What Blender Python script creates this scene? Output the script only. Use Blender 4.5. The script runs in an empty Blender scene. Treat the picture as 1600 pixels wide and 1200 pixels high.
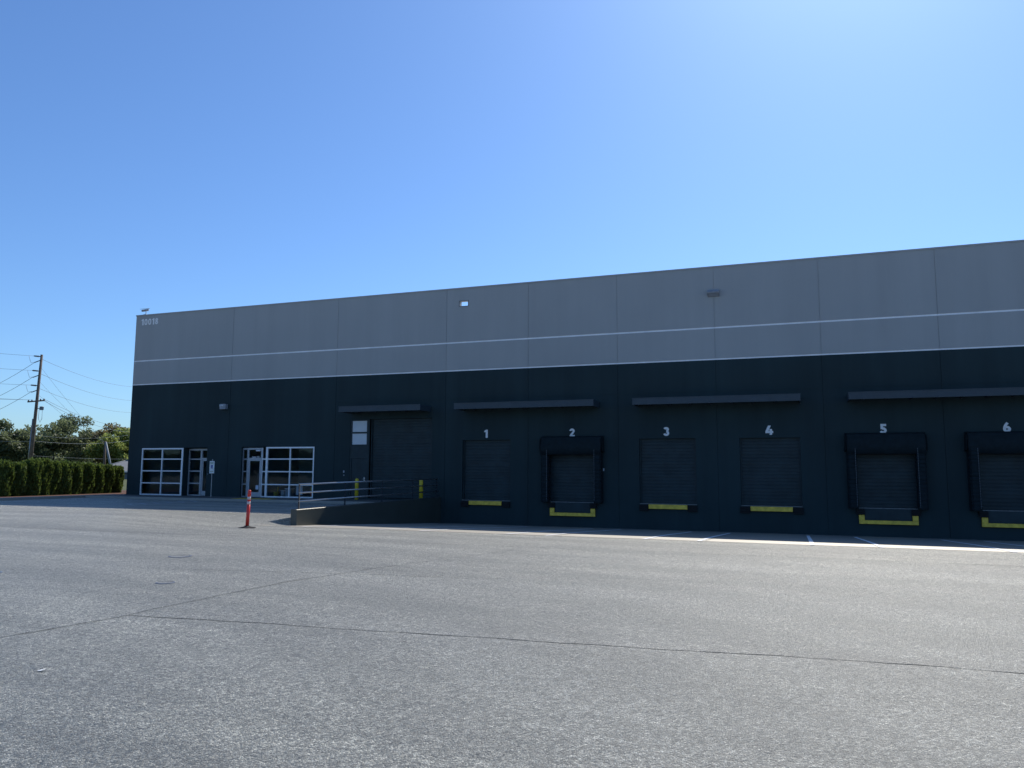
import bpy, math, random
import numpy as np
from mathutils import Vector, Matrix
R = math.radians
scene = bpy.context.scene
col = scene.collection
random.seed(7)

# ------------------------------------------------------------------ helpers
class MB:
    """collects shapes, builds ONE mesh object"""
    def __init__(s):
        s.v, s.f, s.m, s.sm = [], [], [], []
    def face(s, pts, m=0, smooth=False):
        i = len(s.v); s.v += [tuple(p) for p in pts]
        s.f.append(tuple(range(i, i + len(pts)))); s.m.append(m); s.sm.append(smooth)
    def box(s, x0, x1, y0, y1, z0, z1, m=0):
        i = len(s.v)
        s.v += [(x0,y0,z0),(x1,y0,z0),(x1,y1,z0),(x0,y1,z0),(x0,y0,z1),(x1,y0,z1),(x1,y1,z1),(x0,y1,z1)]
        for f in ((0,3,2,1),(4,5,6,7),(0,1,5,4),(1,2,6,5),(2,3,7,6),(3,0,4,7)):
            s.f.append(tuple(i+k for k in f)); s.m.append(m); s.sm.append(False)
        return s
    def cbox(s, x0, x1, y0, y1, z0, z1, c=.01, m=0):
        """box with chamfered vertical+horizontal front edges (8-gon in xz, inset front/back)"""
        def ring(y, k):
            a = k
            return [(x0+a,y,z0),(x1-a,y,z0),(x1,y,z0+a),(x1,y,z1-a),(x1-a,y,z1),(x0+a,y,z1),(x0,y,z1-a),(x0,y,z0+a)]
        def ringi(y, k):
            return [(x0+2*k,y,z0+k),(x1-2*k,y,z0+k),(x1-k,y,z0+2*k),(x1-k,y,z1-2*k),(x1-2*k,y,z1-k),(x0+2*k,y,z1-k),(x0+k,y,z1-2*k),(x0+k,y,z0+2*k)]
        rs = [ringi(y0,c), ring(y0+c,c), ring(y1-c,c), ringi(y1,c)]
        s.loft(rs, m, closed=True, caps=True)
        return s
    def loft(s, rings, m=0, closed=True, caps=True, smooth=False):
        n = len(rings[0]); base = len(s.v)
        for r in rings: s.v += [tuple(p) for p in r]
        for a in range(len(rings)-1):
            for k in range(n if closed else n-1):
                k2 = (k+1) % n
                s.f.append((base+a*n+k, base+a*n+k2, base+(a+1)*n+k2, base+(a+1)*n+k)); s.m.append(m); s.sm.append(smooth)
        if caps:
            s.f.append(tuple(base+k for k in reversed(range(n)))); s.m.append(m); s.sm.append(False)
            s.f.append(tuple(base+(len(rings)-1)*n+k for k in range(n))); s.m.append(m); s.sm.append(False)
    def lathe(s, prof, c=(0,0,0), n=16, m=0, smooth=True):
        rings = [[(c[0]+r*math.cos(2*math.pi*k/n), c[1]+r*math.sin(2*math.pi*k/n), c[2]+z) for k in range(n)] for r, z in prof]
        s.loft(rings, m, True, True, smooth); return s
    def tube(s, pts, rad, n=8, m=0):
        """polyline tube, rad scalar or list"""
        P = [Vector(p) for p in pts]
        rings = []
        for i, p in enumerate(P):
            d = (P[min(i+1,len(P)-1)] - P[max(i-1,0)]).normalized()
            u = d.cross(Vector((0,0,1)))
            if u.length < .05: u = d.cross(Vector((1,0,0)))
            u.normalize(); w = d.cross(u)
            r = rad[i] if isinstance(rad, (list,tuple)) else rad
            rings.append([p + (u*math.cos(2*math.pi*k/n) + w*math.sin(2*math.pi*k/n))*r for k in range(n)])
        s.loft(rings, m, True, True, True); return s
    def disc(s, c, r, n=20, m=0):
        s.face([(c[0]+r*math.cos(2*math.pi*k/n), c[1]+r*math.sin(2*math.pi*k/n), c[2]) for k in range(n)], m)
    def build(s, name, mats, parent=None):
        me = bpy.data.meshes.new(name)
        v = s.v
        if parent is not None:
            L = parent.matrix_world.translation if parent.parent is None else world_loc(parent)
            v = [(a-L[0], b-L[1], c-L[2]) for a,b,c in v]
        me.from_pydata(v, [], s.f)
        if not isinstance(mats, (list,tuple)): mats = [mats]
        for mt in mats: me.materials.append(mt)
        me.polygons.foreach_set('material_index', s.m)
        me.polygons.foreach_set('use_smooth', s.sm)
        me.update()
        o = bpy.data.objects.new(name, me); col.objects.link(o)
        if parent is not None: o.parent = parent
        return o
def world_loc(o):
    L = Vector((0,0,0))
    while o is not None:
        L += Vector(o.location); o = o.parent
    return L
def tag(o, label=None, cat=None, group=None, kind=None):
    if label: o['label'] = label
    if cat: o['category'] = cat
    if group: o['group'] = group
    if kind: o['kind'] = kind
    return o
def empty(name, loc, label=None, cat=None, group=None):
    o = bpy.data.objects.new(name, None); col.objects.link(o)
    o.empty_display_size = .2; o.location = loc
    bpy.context.view_layer.update()
    return tag(o, label, cat, group)
def copy_tree(o, parent=None):
    c = o.copy(); col.objects.link(c); c.parent = parent
    for ch in [x for x in bpy.data.objects if x.parent == o]: copy_tree(ch, c)
    return c

# ------------------------------------------------------------------ materials
def nmat(name):
    m = bpy.data.materials.new(name); m.use_nodes = True
    nt = m.node_tree; b = nt.nodes['Principled BSDF']
    return m, nt, b
def N(nt, t, **kw):
    n = nt.nodes.new(t)
    for k, v in kw.items(): setattr(n, k, v)
    return n
def mapping(nt, scale):
    tc = N(nt, 'ShaderNodeTexCoord'); mp = N(nt, 'ShaderNodeMapping')
    mp.inputs['Scale'].default_value = scale
    nt.links.new(tc.outputs['Object'], mp.inputs['Vector']); return mp.outputs['Vector']
def noise(nt, vec, scale, detail=3, rough=.55):
    n = N(nt, 'ShaderNodeTexNoise'); n.inputs['Scale'].default_value = scale
    n.inputs['Detail'].default_value = detail; n.inputs['Roughness'].default_value = rough
    nt.links.new(vec, n.inputs['Vector']); return n.outputs['Fac']
def ramp(nt, fac, stops):
    r = N(nt, 'ShaderNodeValToRGB'); e = r.color_ramp.elements
    e[0].position, e[0].color = stops[0][0], (*stops[0][1], 1)
    e[1].position, e[1].color = stops[-1][0], (*stops[-1][1], 1)
    for p, c in stops[1:-1]:
        k = e.new(p); k.color = (*c, 1)
    nt.links.new(fac, r.inputs['Fac']); return r.outputs['Color']
def mixc(nt, a, b, fac, mode='MIX'):
    m = N(nt, 'ShaderNodeMix', data_type='RGBA', blend_type=mode)
    if isinstance(fac, float): m.inputs['Factor'].default_value = fac
    else: nt.links.new(fac, m.inputs['Factor'])
    nt.links.new(a, m.inputs['A']); nt.links.new(b, m.inputs['B']); return m.outputs['Result']
def bump(nt, b, h, strength, dist):
    n = N(nt, 'ShaderNodeBump'); n.inputs['Strength'].default_value = strength; n.inputs['Distance'].default_value = dist
    nt.links.new(h, n.inputs['Height']); nt.links.new(n.outputs['Normal'], b.inputs['Normal'])
def paint(name, c, rough=.5, var=.12, scale=3., spec=.5, metal=0., bmp=0., bscale=40.):
    """painted surface with a little tonal unevenness"""
    m, nt, b = nmat(name)
    v = mapping(nt, (1,1,1))
    f = noise(nt, v, scale, 4)
    lo = tuple(x*(1-var) for x in c); hi = tuple(min(1, x*(1+var)) for x in c)
    cc = ramp(nt, f, [(.3, lo), (.7, hi)])
    nt.links.new(cc, b.inputs['Base Color'])
    b.inputs['Roughness'].default_value = rough; b.inputs['Specular IOR Level'].default_value = spec
    b.inputs['Metallic'].default_value = metal
    if bmp: bump(nt, b, noise(nt, v, bscale, 3), bmp, .01)
    return m
def wallpaint(name, c, var=.1, rough=.75, spec=.3):
    """tilt-up concrete paint: vertical streaks, blotches and fine orange peel"""
    m, nt, b = nmat(name)
    a = noise(nt, mapping(nt, (.9,.9,.06)), 1.2, 5, .6)
    bl = noise(nt, mapping(nt, (.25,.25,.25)), 1., 4)
    cA = ramp(nt, a, [(.3, tuple(x*(1-var) for x in c)), (.72, tuple(x*(1+var) for x in c))])
    cB = ramp(nt, bl, [(.3, (1-var,)*3), (.7, (1+var*.6,)*3)])
    nt.links.new(mixc(nt, cA, cB, 1., 'MULTIPLY'), b.inputs['Base Color'])
    b.inputs['Roughness'].default_value = rough; b.inputs['Specular IOR Level'].default_value = spec
    bump(nt, b, noise(nt, mapping(nt, (1,1,1)), 30., 4), .25, .01)
    return m
def asphalt_mat(name, lo, hi, gain=1.0):
    m, nt, b = nmat(name)
    v = mapping(nt, (1,1,1))
    vo = N(nt, 'ShaderNodeTexVoronoi'); vo.inputs['Scale'].default_value = 62; nt.links.new(v, vo.inputs['Vector'])
    sep = N(nt, 'ShaderNodeSeparateColor'); nt.links.new(vo.outputs['Color'], sep.inputs['Color'])
    stone = ramp(nt, sep.outputs['Red'], [(0, lo), (.5, tuple(a*.6+b_*.4 for a, b_ in zip(lo, hi))), (1, hi)])
    v2 = N(nt, 'ShaderNodeTexVoronoi'); v2.inputs['Scale'].default_value = 38; nt.links.new(v, v2.inputs['Vector'])
    sp2 = N(nt, 'ShaderNodeSeparateColor'); nt.links.new(v2.outputs['Color'], sp2.inputs['Color'])
    coarse = ramp(nt, sp2.outputs['Red'], [(0, (.80,)*3), (1, (1.2,)*3)])
    fine = noise(nt, v, 120, 3, .75)
    pits = ramp(nt, fine, [(.38, (.12,)*3), (.54, (1.08,)*3)])
    blob = noise(nt, v, 100, 3, .7)
    blobc = ramp(nt, blob, [(.37, (.36,)*3), (.5, (.95,)*3), (.63, (1.75,)*3)])
    blob2 = ramp(nt, noise(nt, v, 16, 4, .7), [(.37, (.74,)*3), (.63, (1.26,)*3)])
    big = ramp(nt, noise(nt, v, .22, 5, .6), [(.3, (.84,.85,.88)), (.72, (1.12,1.11,1.09))])
    streak = ramp(nt, noise(nt, mapping(nt, (.05,.9,1)), 1., 6, .65), [(.33, (.72,)*3), (.66, (1.26,)*3)])
    stain = ramp(nt, noise(nt, v, .55, 4, .5), [(.58, (1,)*3), (.70, (.86,.86,.87))])
    wv = N(nt, 'ShaderNodeTexWave', wave_type='RINGS', rings_direction='Z'); wv.inputs['Scale'].default_value = .16; wv.inputs['Distortion'].default_value = 3.; wv.inputs['Detail'].default_value = 3.
    mpw = N(nt, 'ShaderNodeMapping'); mpw.inputs['Location'].default_value = (-18, 52, 0); nt.links.new(v, mpw.inputs['Vector']); nt.links.new(mpw.outputs['Vector'], wv.inputs['Vector'])
    tyre = ramp(nt, wv.outputs['Fac'], [(.35, (.90,)*3), (.75, (1.07,)*3)])
    mid = ramp(nt, noise(nt, v, 5., 4, .7), [(.3, (.86,)*3), (.7, (1.12,)*3)])
    cc = mixc(nt, stone, pits, .9, 'MULTIPLY')
    for k in (stain, tyre, blobc, blob2, coarse, big, streak, mid): cc = mixc(nt, cc, k, 1., 'MULTIPLY')
    nt.links.new(cc, b.inputs['Base Color'])
    rr = N(nt, 'ShaderNodeMapRange'); rr.inputs['To Min'].default_value = .44; rr.inputs['To Max'].default_value = .66
    nt.links.new(sep.outputs['Green'], rr.inputs['Value']); nt.links.new(rr.outputs['Result'], b.inputs['Roughness'])
    b.inputs['Specular IOR Level'].default_value = 1.0; b.inputs['IOR'].default_value = 1.9; b.inputs['Specular Tint'].default_value = (1., .975, .89, 1)
    # aggregate relief
    ad = N(nt, 'ShaderNodeMath', operation='SUBTRACT'); 
    bl3 = N(nt, 'ShaderNodeMath', operation='MULTIPLY_ADD'); bl3.inputs[1].default_value = 2.2
    nt.links.new(blob, bl3.inputs[0]); nt.links.new(fine, bl3.inputs[2])
    nt.links.new(bl3.outputs[0], ad.inputs[0]); nt.links.new(vo.outputs['Distance'], ad.inputs[1])
    bump(nt, b, ad.outputs[0], 1.0*gain, .036)
    return m
def concrete_mat(name, c, var=.14, rough=.8, spec=.3, ior=1.5):
    m, nt, b = nmat(name); b.inputs['IOR'].default_value = ior; b.inputs['Specular Tint'].default_value = (1., .96, .86, 1)
    v = mapping(nt, (1,1,1))
    a = ramp(nt, noise(nt, v, .8, 6, .65), [(.3, tuple(x*(1-var) for x in c)), (.7, tuple(x*(1+var) for x in c))])
    s = ramp(nt, noise(nt, v, 60, 3, .7), [(.3, (.82,)*3), (.65, (1.05,)*3)])
    nt.links.new(mixc(nt, a, s, 1., 'MULTIPLY'), b.inputs['Base Color'])
    b.inputs['Roughness'].default_value = rough; b.inputs['Specular IOR Level'].default_value = spec
    bump(nt, b, noise(nt, v, 45, 4), .4, .012)
    return m
def leaf_mat(name, c1, c2, trans=.35):
    m = bpy.data.materials.new(name); m.use_nodes = True; nt = m.node_tree; nt.nodes.clear()
    out = N(nt, 'ShaderNodeOutputMaterial')
    at = N(nt, 'ShaderNodeAttribute'); at.attribute_name = 'tone'
    cc = ramp(nt, at.outputs['Fac'], [(0, c1), (1, c2)])
    d = N(nt, 'ShaderNodeBsdfPrincipled'); d.inputs['Roughness'].default_value = .55; d.inputs['Specular IOR Level'].default_value = .35
    t = N(nt, 'ShaderNodeBsdfTranslucent')
    hs = N(nt, 'ShaderNodeHueSaturation'); hs.inputs['Hue'].default_value = .485; hs.inputs['Value'].default_value = 1.5
    nt.links.new(cc, d.inputs['Base Color']); nt.links.new(cc, hs.inputs['Color']); nt.links.new(hs.outputs['Color'], t.inputs['Color'])
    mx = N(nt, 'ShaderNodeMixShader'); mx.inputs['Fac'].default_value = trans
    nt.links.new(d.outputs[0], mx.inputs[1]); nt.links.new(t.outputs[0], mx.inputs[2]); nt.links.new(mx.outputs[0], out.inputs[0])
    return m
def glass_mat(name, tint=(.80,.88,.90), ior=1.4):
    m = bpy.data.materials.new(name); m.use_nodes = True; nt = m.node_tree; nt.nodes.clear()
    out = N(nt, 'ShaderNodeOutputMaterial')
    fr = N(nt, 'ShaderNodeFresnel'); fr.inputs['IOR'].default_value = ior
    tr = N(nt, 'ShaderNodeBsdfTransparent'); tr.inputs['Color'].default_value = (*tint, 1)
    gl = N(nt, 'ShaderNodeBsdfGlossy'); gl.inputs['Roughness'].default_value = .02; gl.inputs['Color'].default_value = (.75,.85,.85,1)
    nz = noise(nt, mapping(nt, (1,1,1)), .9, 2)
    bp = N(nt, 'ShaderNodeBump'); bp.inputs['Strength'].default_value = .12; bp.inputs['Distance'].default_value = .02
    nt.links.new(nz, bp.inputs['Height']); nt.links.new(bp.outputs['Normal'], gl.inputs['Normal'])
    mx = N(nt, 'ShaderNodeMixShader')
    nt.links.new(fr.outputs[0], mx.inputs['Fac']); nt.links.new(tr.outputs[0], mx.inputs[1]); nt.links.new(gl.outputs[0], mx.inputs[2])
    nt.links.new(mx.outputs[0], out.inputs[0]); return m

M = dict(
    dark=wallpaint('charcoal_wall_paint', (.0155,.034,.039), .17, .7, .3),
    grey=wallpaint('grey_wall_paint', (.375,.38,.375), .045, .75, .3),
    stripe=paint('pale_stripe_paint', (.85,.85,.86), .6, .08, 2.),
    cap=paint('parapet_metal', (.15,.16,.17), .45, .1, 2., .5, .3),
    door=paint('charcoal_door_steel', (.016,.032,.039), .5, .25, 2., .3),
    silld=paint('worn_sill_steel', (.16,.17,.18), .5, .3, 8., .5, .4),
    awn=paint('charcoal_awning_metal', (.030,.048,.064), .5, .1, 2.),
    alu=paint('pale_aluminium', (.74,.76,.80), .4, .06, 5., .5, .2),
    white=paint('white_paint', (.78,.78,.76), .5, .05, 5.),
    number=paint('pale_grey_lettering', (.78,.79,.80), .6, .05, 5.),
    address=paint('address_lettering', (.80,.80,.80), .6, .05, 5.),
    glass=glass_mat('window_glass'),
    pale=paint('pale_pane', (.50,.55,.62), .18, .06, 1.5, .6),  # opaque pane, pale grey-blue all over
    black=paint('black_rubber', (.012,.012,.013), .75, .2, 12., .3, 0, .3, 60.),
    vinyl=paint('dark_vinyl_pad', (.0075,.0155,.020), .7, .25, 5., .2, 0, .35, 9.),
    yellow=paint('yellow_safety_paint', (.80,.52,.06), .5, .25, 6.),
    bollard=paint('yellow_bollard_paint', (.62,.47,.03), .45, .12, 6.),
    red=paint('red_orange_plastic', (.72,.045,.03), .35, .1, 6.),
    refl=paint('reflective_band', (.62,.52,.52), .3, .08, 20.),
    concrete=concrete_mat('apron_concrete', (.23,.205,.165), .18, .5, 1., 2.0),
    walk=concrete_mat('sidewalk_concrete', (.13,.125,.115)),
    curb=concrete_mat('curb_concrete', (.36,.33,.29)),
    retain=concrete_mat('retaining_wall_concrete', (.040,.049,.044), .2, .48, 1.),
    railm=paint('railing_paint', (.06,.062,.066), .42, .1, 6., 1.),
    asphalt=asphalt_mat('asphalt', (.14,.136,.112), (.78,.76,.64)),
    seam=asphalt_mat('asphalt_seam', (.125,.121,.10), (.64,.62,.52), .9),
    line=paint('white_line_paint', (.86,.86,.84), .5, .16, 5.),
    linef=paint('worn_line_paint', (.55,.56,.58), .7, .3, 3.),
    tact=paint('yellow_tactile_pad', (.50,.34,.03), .6, .15, 6.),
    mulch=paint('red_bark_mulch', (.12,.06,.04), .9, .45, 14., .2, 0, .8, 25.),
    grass=paint('dry_verge_grass', (.09,.10,.04), .9, .4, .8, .2, 0, .6, 12.),
    postm=paint('railing_post_paint', (.028,.032,.038), .75, .1, 6., .2),
    wood=paint('weathered_pole_wood', (.16,.125,.10), .85, .3, 3., .2, 0, .4, 10.),
    steel=paint('galvanised_steel', (.36,.37,.38), .4, .12, 5., .5, .6),
    wire=paint('wire_grey', (.16,.18,.21), .6, .05, 1.),
    dwire=paint('pale_wire', (.24,.27,.29), .6, .05, 1.),
    bark=paint('tree_bark', (.055,.045,.038), .9, .35, 4., .2, 0, .6, 8.),
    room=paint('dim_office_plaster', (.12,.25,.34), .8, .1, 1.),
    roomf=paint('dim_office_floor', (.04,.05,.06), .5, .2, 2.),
    blue=paint('sign_blue', (.02,.05,.30), .4, .05, 5.),
    green=paint('sign_green', (.03,.17,.07), .5, .05, 5.),
    roof=paint('shingle_grey', (.24,.24,.235), .85, .2, 6., .2),
    roofm=paint('membrane_roof', (.55,.55,.53), .8, .1, .4),
    housew=paint('house_siding', (.10,.11,.13), .8, .1, 2.),
    alud=paint('shade_tinted_aluminium', (.40,.42,.45), .4, .06, 5., .5, .2),  # window aluminium darkened: shade of the entry recess put into the colour
    aluk=paint('shaded_aluminium', (.22,.24,.27), .4, .06, 5., .5, .2),  # darker copy still, recess shade carried in the sidelight frame colour
    lens=paint('lamp_lens', (.34,.37,.42), .25, .04, 6., .6),
    lamp=paint('lamp_housing', (.26,.28,.31), .45, .1, 6.),
    lampd=paint('dark_lamp_housing', (.12,.14,.17), .4, .1, 6.),
    card=paint('pale_board', (.55,.60,.70), .6, .05, 3.),
    bin=paint('grey_bin_plastic', (.26,.30,.36), .5, .1, 5.),
    ybin=paint('dull_yellow_plastic', (.42,.34,.05), .5, .1, 5.),
    leafA=leaf_mat('oak_leaf', (.036,.052,.028), (.18,.215,.10), .5),
    leafB=leaf_mat('olive_leaf', (.06,.06,.024), (.27,.235,.10), .5),
    leafC=leaf_mat('bright_leaf', (.07,.10,.025), (.30,.36,.10), .5),
    leafD=leaf_mat('arborvitae_leaf', (.014,.030,.007), (.115,.175,.035), .42),
)

M['railm'].node_tree.nodes['Principled BSDF'].inputs['IOR'].default_value = 2.1
for k_, v_ in (('Coat Weight',1.),('Coat Roughness',.36),('Coat IOR',2.8)): M['railm'].node_tree.nodes['Principled BSDF'].inputs[k_].default_value = v_
# ------------------------------------------------------------------ ground
def sst(a, b, t):
    t = min(1, max(0, (t-a)/(b-a))); return t*t*(3-2*t)
def lerpt(pts, s):
    if s <= pts[0][0]: return pts[0][1]
    for (a, za), (b, zb) in zip(pts, pts[1:]):
        if s <= b: return za + (zb-za)*(s-a)/(b-a)
    return pts[-1][1]
RT = [(0,-1.17),(4,-.95),(8,-.715),(10.5,-.58),(12.5,-.485),(14,-.415),(16,-.33),(18.5,-.25),(22,-.17),(27,-.105),(34,-.065),(45,-.05)]
LF = [(0,-.205),(10.5,-.205),(20,-.20),(25,-.13),(34,-.075),(45,-.05)]
RW = 20.47      # centre of the retaining wall
def zg(x, y):
    s = -y
    if s < -1: 
        return -.25 if x < 0 else -.6
    if x > RW: return lerpt(RT, s)
    w = sst(13.5, RW, x) * sst(10.0, 12.4, s)
    z = lerpt(LF, s)*(1-w) + lerpt(RT, s)*w
    if x > 19.0 and 8 < s < 16:          # broken asphalt lip beside the end of the retaining wall
        u = sst(19.0, 20.35, x)
        zs = -.215-.03*sst(8, 11.5, s) if s < 11.53 else (-.245+(lerpt(RT, s)+.245)*min(1, (s-11.53)/.07) if s < 11.6 else lerpt(RT, s))
        z = z*(1-u) + zs*u
    return z
def zr(x, y): return zg(x, y)
xs = sorted(set([-1500,-700,-300,-150,-80,-50,-30,-20] + [x*.8-12 for x in range(0, 40)] + [RW-.06, RW+.06, 19.0, 19.25, 19.45, 19.65, 19.85, 20.02, 20.2] + [21+k*1.0 for k in range(0,50)] + [75,85,100,150,300,700,1500]))
xs = [x for x in xs if not (20.25 < x < RW+.4 and abs(abs(x-RW)-.06) > .001)]
ys = sorted(set([-1500,-700,-300,-150,-90,-60] + [-50+k*1. for k in range(0, 24)] + [-26+k*.4 for k in range(0,66)] + [-11.53,-11.602] + [.6,2,10,30,60,110,200,400,800,1500]))
mb = MB()
for y in ys:
    for x in xs: mb.v.append((x, y, zg(x, y)))
nx = len(xs)
for j in range(len(ys)-1):
    for i in range(nx-1):
        mb.f.append((j*nx+i, j*nx+i+1, (j+1)*nx+i+1, (j+1)*nx+i)); mb.m.append(0); mb.sm.append(False)
tag(mb.build('asphalt_yard', M['asphalt']), 'broad grey aged asphalt yard in front of the warehouse', 'ground', kind='structure')

def sheet(poly_fn, x0, x1, y0, y1, lift, nxs, nys, mb, m=0):
    """sheet draped on the ground"""
    for i in range(nxs):
        for j in range(nys):
            xa, xb = x0+(x1-x0)*i/nxs, x0+(x1-x0)*(i+1)/nxs
            ya, yb = y0+(y1-y0)*j/nys, y0+(y1-y0)*(j+1)/nys
            P = [poly_fn(x, y) for x, y in ((xa,ya),(xb,ya),(xb,yb),(xa,yb))]
            mb.face([(x, y, zr(x, y)+lift) for x, y in P], m)
# concrete dock apron: sheet whose outer edge wanders a little
mb = MB()
yl = [k*.4 for k in range(0, 33)]
xl = [RW+.14] + [21+k for k in range(0, 40)]
def apy(t, x): return -t*(12.55 + .05*math.sin(x*.9) + (.25*max(0, (24-x)/4) if x < 24 else 0))/12.8
for a, b in zip(xl, xl[1:]):
    for c, d in zip(yl, yl[1:]):
        q = [(a, apy(c,a)), (b, apy(c,b)), (b, apy(d,b)), (a, apy(d,a))]
        mb.face([(x, y, zr(x, y)+.006) for x, y in reversed(q)])
# tongue of the apron that runs past the end of the retaining wall
for a, b in ((19.55,20.0),(20.0,20.40),(20.40,20.43),(20.43,20.54),(20.54,RW+.14)):
    for c, d in zip((-11.95,-12.2,-12.4,-12.6), (-12.2,-12.4,-12.6,-12.8)):
        if b < 20.41 and c > -12.15: continue
        mb.face([(x, y, zr(x, y)+.006) for x, y in ((a,d),(b,d),(b,c),(a,c))])
tag(mb.build('concrete_apron', M['concrete']), 'pale concrete apron along the foot of the dock wall', 'pavement', kind='structure')
# control joints of the apron
mb = MB()
for x in [21.5+k*4.44 for k in range(0, 8)]:
    sheet(lambda x, y: (x, y), x-.012, x+.012, -12.5, -.05, .010, 1, 31, mb)
sheet(lambda x, y: (x, y), RW+.2, 60, -6.3, -6.276, .010, 40, 1, mb)
tag(mb.build('apron_joint', M['seam']), kind='structure')
# stall markings on the apron
mb = MB()
for c in (23.0, 27.45, 31.65, 36.15, 40.8, 45.15):
    for sgn in (-1, 1):
        sheet(lambda x, y: (x, y), c+sgn*1.48-.06, c+sgn*1.48+.06, -12.72, -2.2, .014, 1, 27, mb)
tag(mb.build('dock_stall_marking', M['line']), kind='structure')
# office sidewalk with a curb edge
mb = MB()
for k in range(0, 12):
    x0 = -.3 + k*1.72; mb.box(x0, x0+1.712, -2.35, -.002, -.5, -.09)
tag(mb.build('sidewalk', M['walk']), kind='structure')
mb = MB(); mb.cbox(-.3, 20.33, -2.52, -2.356, -.5, -.088, .012)
tag(mb.build('curb', M['curb']), kind='structure')
# tactile pad at the ramp of the office walk
t = MB(); t.box(9.6, 11.9, -2.3, -1.45, -.088, -.082)
for i in range(22):
    for j in range(8):
        t.box(9.65+i*.1, 9.70+i*.1, -2.26+j*.1, -2.21+j*.1, -.082, -.076)
tag(t.build('tactile_paving', M['tact']), kind='structure')
# parking lines in the shaded office bay
mb = MB()
for x in (2.2, 4.9, 7.6, 8.9, 11.6, 14.4, 17.1):
    sheet(lambda x, y: (x, y), x-.05, x+.05, -7.9, -2.6, .008, 1, 8, mb)
for k in range(6):
    y = -3.2-.8*k
    mb.face([(7.7,y,-.197),(8.8,y-.7,-.197),(8.8,y-.58,-.197),(7.7,y+.12,-.197)])
tag(mb.build('parking_bay_marking', M['linef']), kind='structure')
# paving seams on the yard
def seam(name, pts, w):
    mb = MB(); rnd = random.Random(len(pts)*13+int(abs(pts[0][0])*7))
    P = []
    for (a, b) in zip(pts, pts[1:]):
        n = max(2, int(math.dist(a, b)/.22))
        for k in range(n): P.append((a[0]+(b[0]-a[0])*k/n, a[1]+(b[1]-a[1])*k/n))
    P.append(pts[-1])
    L, Rr = [], []
    dx = 0
    for i, p in enumerate(P):
        q = P[min(i+1, len(P)-1)]; o = P[max(0, i-1)]
        tx, ty = q[0]-o[0], q[1]-o[1]; l = math.hypot(tx, ty) or 1
        nx_, ny_ = -ty/l, tx/l
        dx = dx*.9 + rnd.uniform(-.022, .022); ww = w*rnd.uniform(.45, 1.25)
        cx, cy = p[0]+nx_*dx, p[1]+ny_*dx
        L.append((cx+nx_*ww, cy+ny_*ww)); Rr.append((cx-nx_*ww, cy-ny_*ww))
    for i in range(len(P)-1):
        q = [L[i], L[i+1], Rr[i+1], Rr[i]]
        mb.face([(x, y, zr(x, y)+.005) for x, y in reversed(q)])
    return tag(mb.build(name, M['seam']), kind='structure')
seam('paving_seam', [(30.40,-28.29),(34.70,-27.82),(37.54,-27.52),(41.5,-27.4)], .013)
seam('paving_seam', [(29.4,-30.6),(30.26,-29.63),(30.40,-28.29),(30.29,-25.34),(30.6,-23.51),(31.5,-19)], .013)
seam('paving_seam', [(20.,-27.6),(25.6,-26.0),(27.6,-24.9),(30.3,-24.3),(34,-23.6)], .012)
seam('paving_seam', [(6,-20.0),(16,-19.0),(24,-18.4),(36,-17.8),(50,-17.5)], .03)

# ------------------------------------------------------------------ warehouse
H, B1, B2 = 10.7, 7.87, 6.41
wh = empty('warehouse', (0,0,0), 'long two-tone warehouse, pale grey above charcoal, with numbered loading dock doors', 'warehouse')
XE = 58.0
SEAMS = [7.32, 14.31, 20.78, 25.2, 29.62, 34.06, 38.46, 42.93, 47.35, 51.8, 56.2]
DOCKS = [  # number, centre x, half width, top z, with shelter
    ('1', 23.02, 1.27, 2.93, False), ('2', 27.42, 1.27, 2.93, True), ('3', 31.85, 1.27, 2.92, False),
    ('4', 36.24, 1.24, 2.91, False), ('5', 40.73, 1.27, 2.93, True), ('6', 45.12, 1.27, 2.93, True)]
W1 = (1.05, 4.15, -.085, 2.64); W2 = (9.93, 13.06, -.085, 2.66)
REC1 = (4.20, 5.86, -.09, 2.66, .5); REC2 = (8.27, 9.93, -.09, 2.68, .2)
MAN = (15.26, 16.38, -.02, 4.06); DRV = (16.44, 20.05, -.02, 4.08)
SCUP = (21.50, 21.96, 9.74, 9.99)
TH = .24
def relief(mb, x0, x1, z0, z1, regs):
    """front skin at y=0 with recesses: regs = (xa, xb, za, zb, depth, open?)"""
    X = sorted({x0, x1, *[c for r in regs for c in r[:2] if x0 < c < x1]})
    Z = sorted({z0, z1, *[c for r in regs for c in r[2:4] if z0 < c < z1]})
    D = {}
    for i in range(len(X)-1):
        for j in range(len(Z)-1):
            cx, cz = (X[i]+X[i+1])/2, (Z[j]+Z[j+1])/2; d, op = 0., False
            for r in regs:
                if r[0] < cx < r[1] and r[2] < cz < r[3] and r[4] > d: d, op = r[4], r[5]
            D[i,j] = (d, op)
            if not op: mb.face([(X[i],d,Z[j]),(X[i+1],d,Z[j]),(X[i+1],d,Z[j+1]),(X[i],d,Z[j+1])])
    for (i, j), (d, op) in D.items():
        for di, dj in ((1,0),(0,1)):
            k = (i+di, j+dj)
            e = D.get(k)
            if e is None or e[0] == d: continue
            a, b = d, e[0]
            if di: x = X[i+1]; q = [(x,a,Z[j]),(x,b,Z[j]),(x,b,Z[j+1]),(x,a,Z[j+1])]
            else: z = Z[j+1]; q = [(X[i],a,z),(X[i],b,z),(X[i+1],b,z),(X[i+1],a,z)]
            mb.face(q)
def joints(z0, z1, d=.02):
    return [(x-.008, x+.008, z0-1, z1+1, d, False) for x in SEAMS]
regs = joints(-2, B2)
for a in (W1, W2): regs.append((*a, TH, True))
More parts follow.
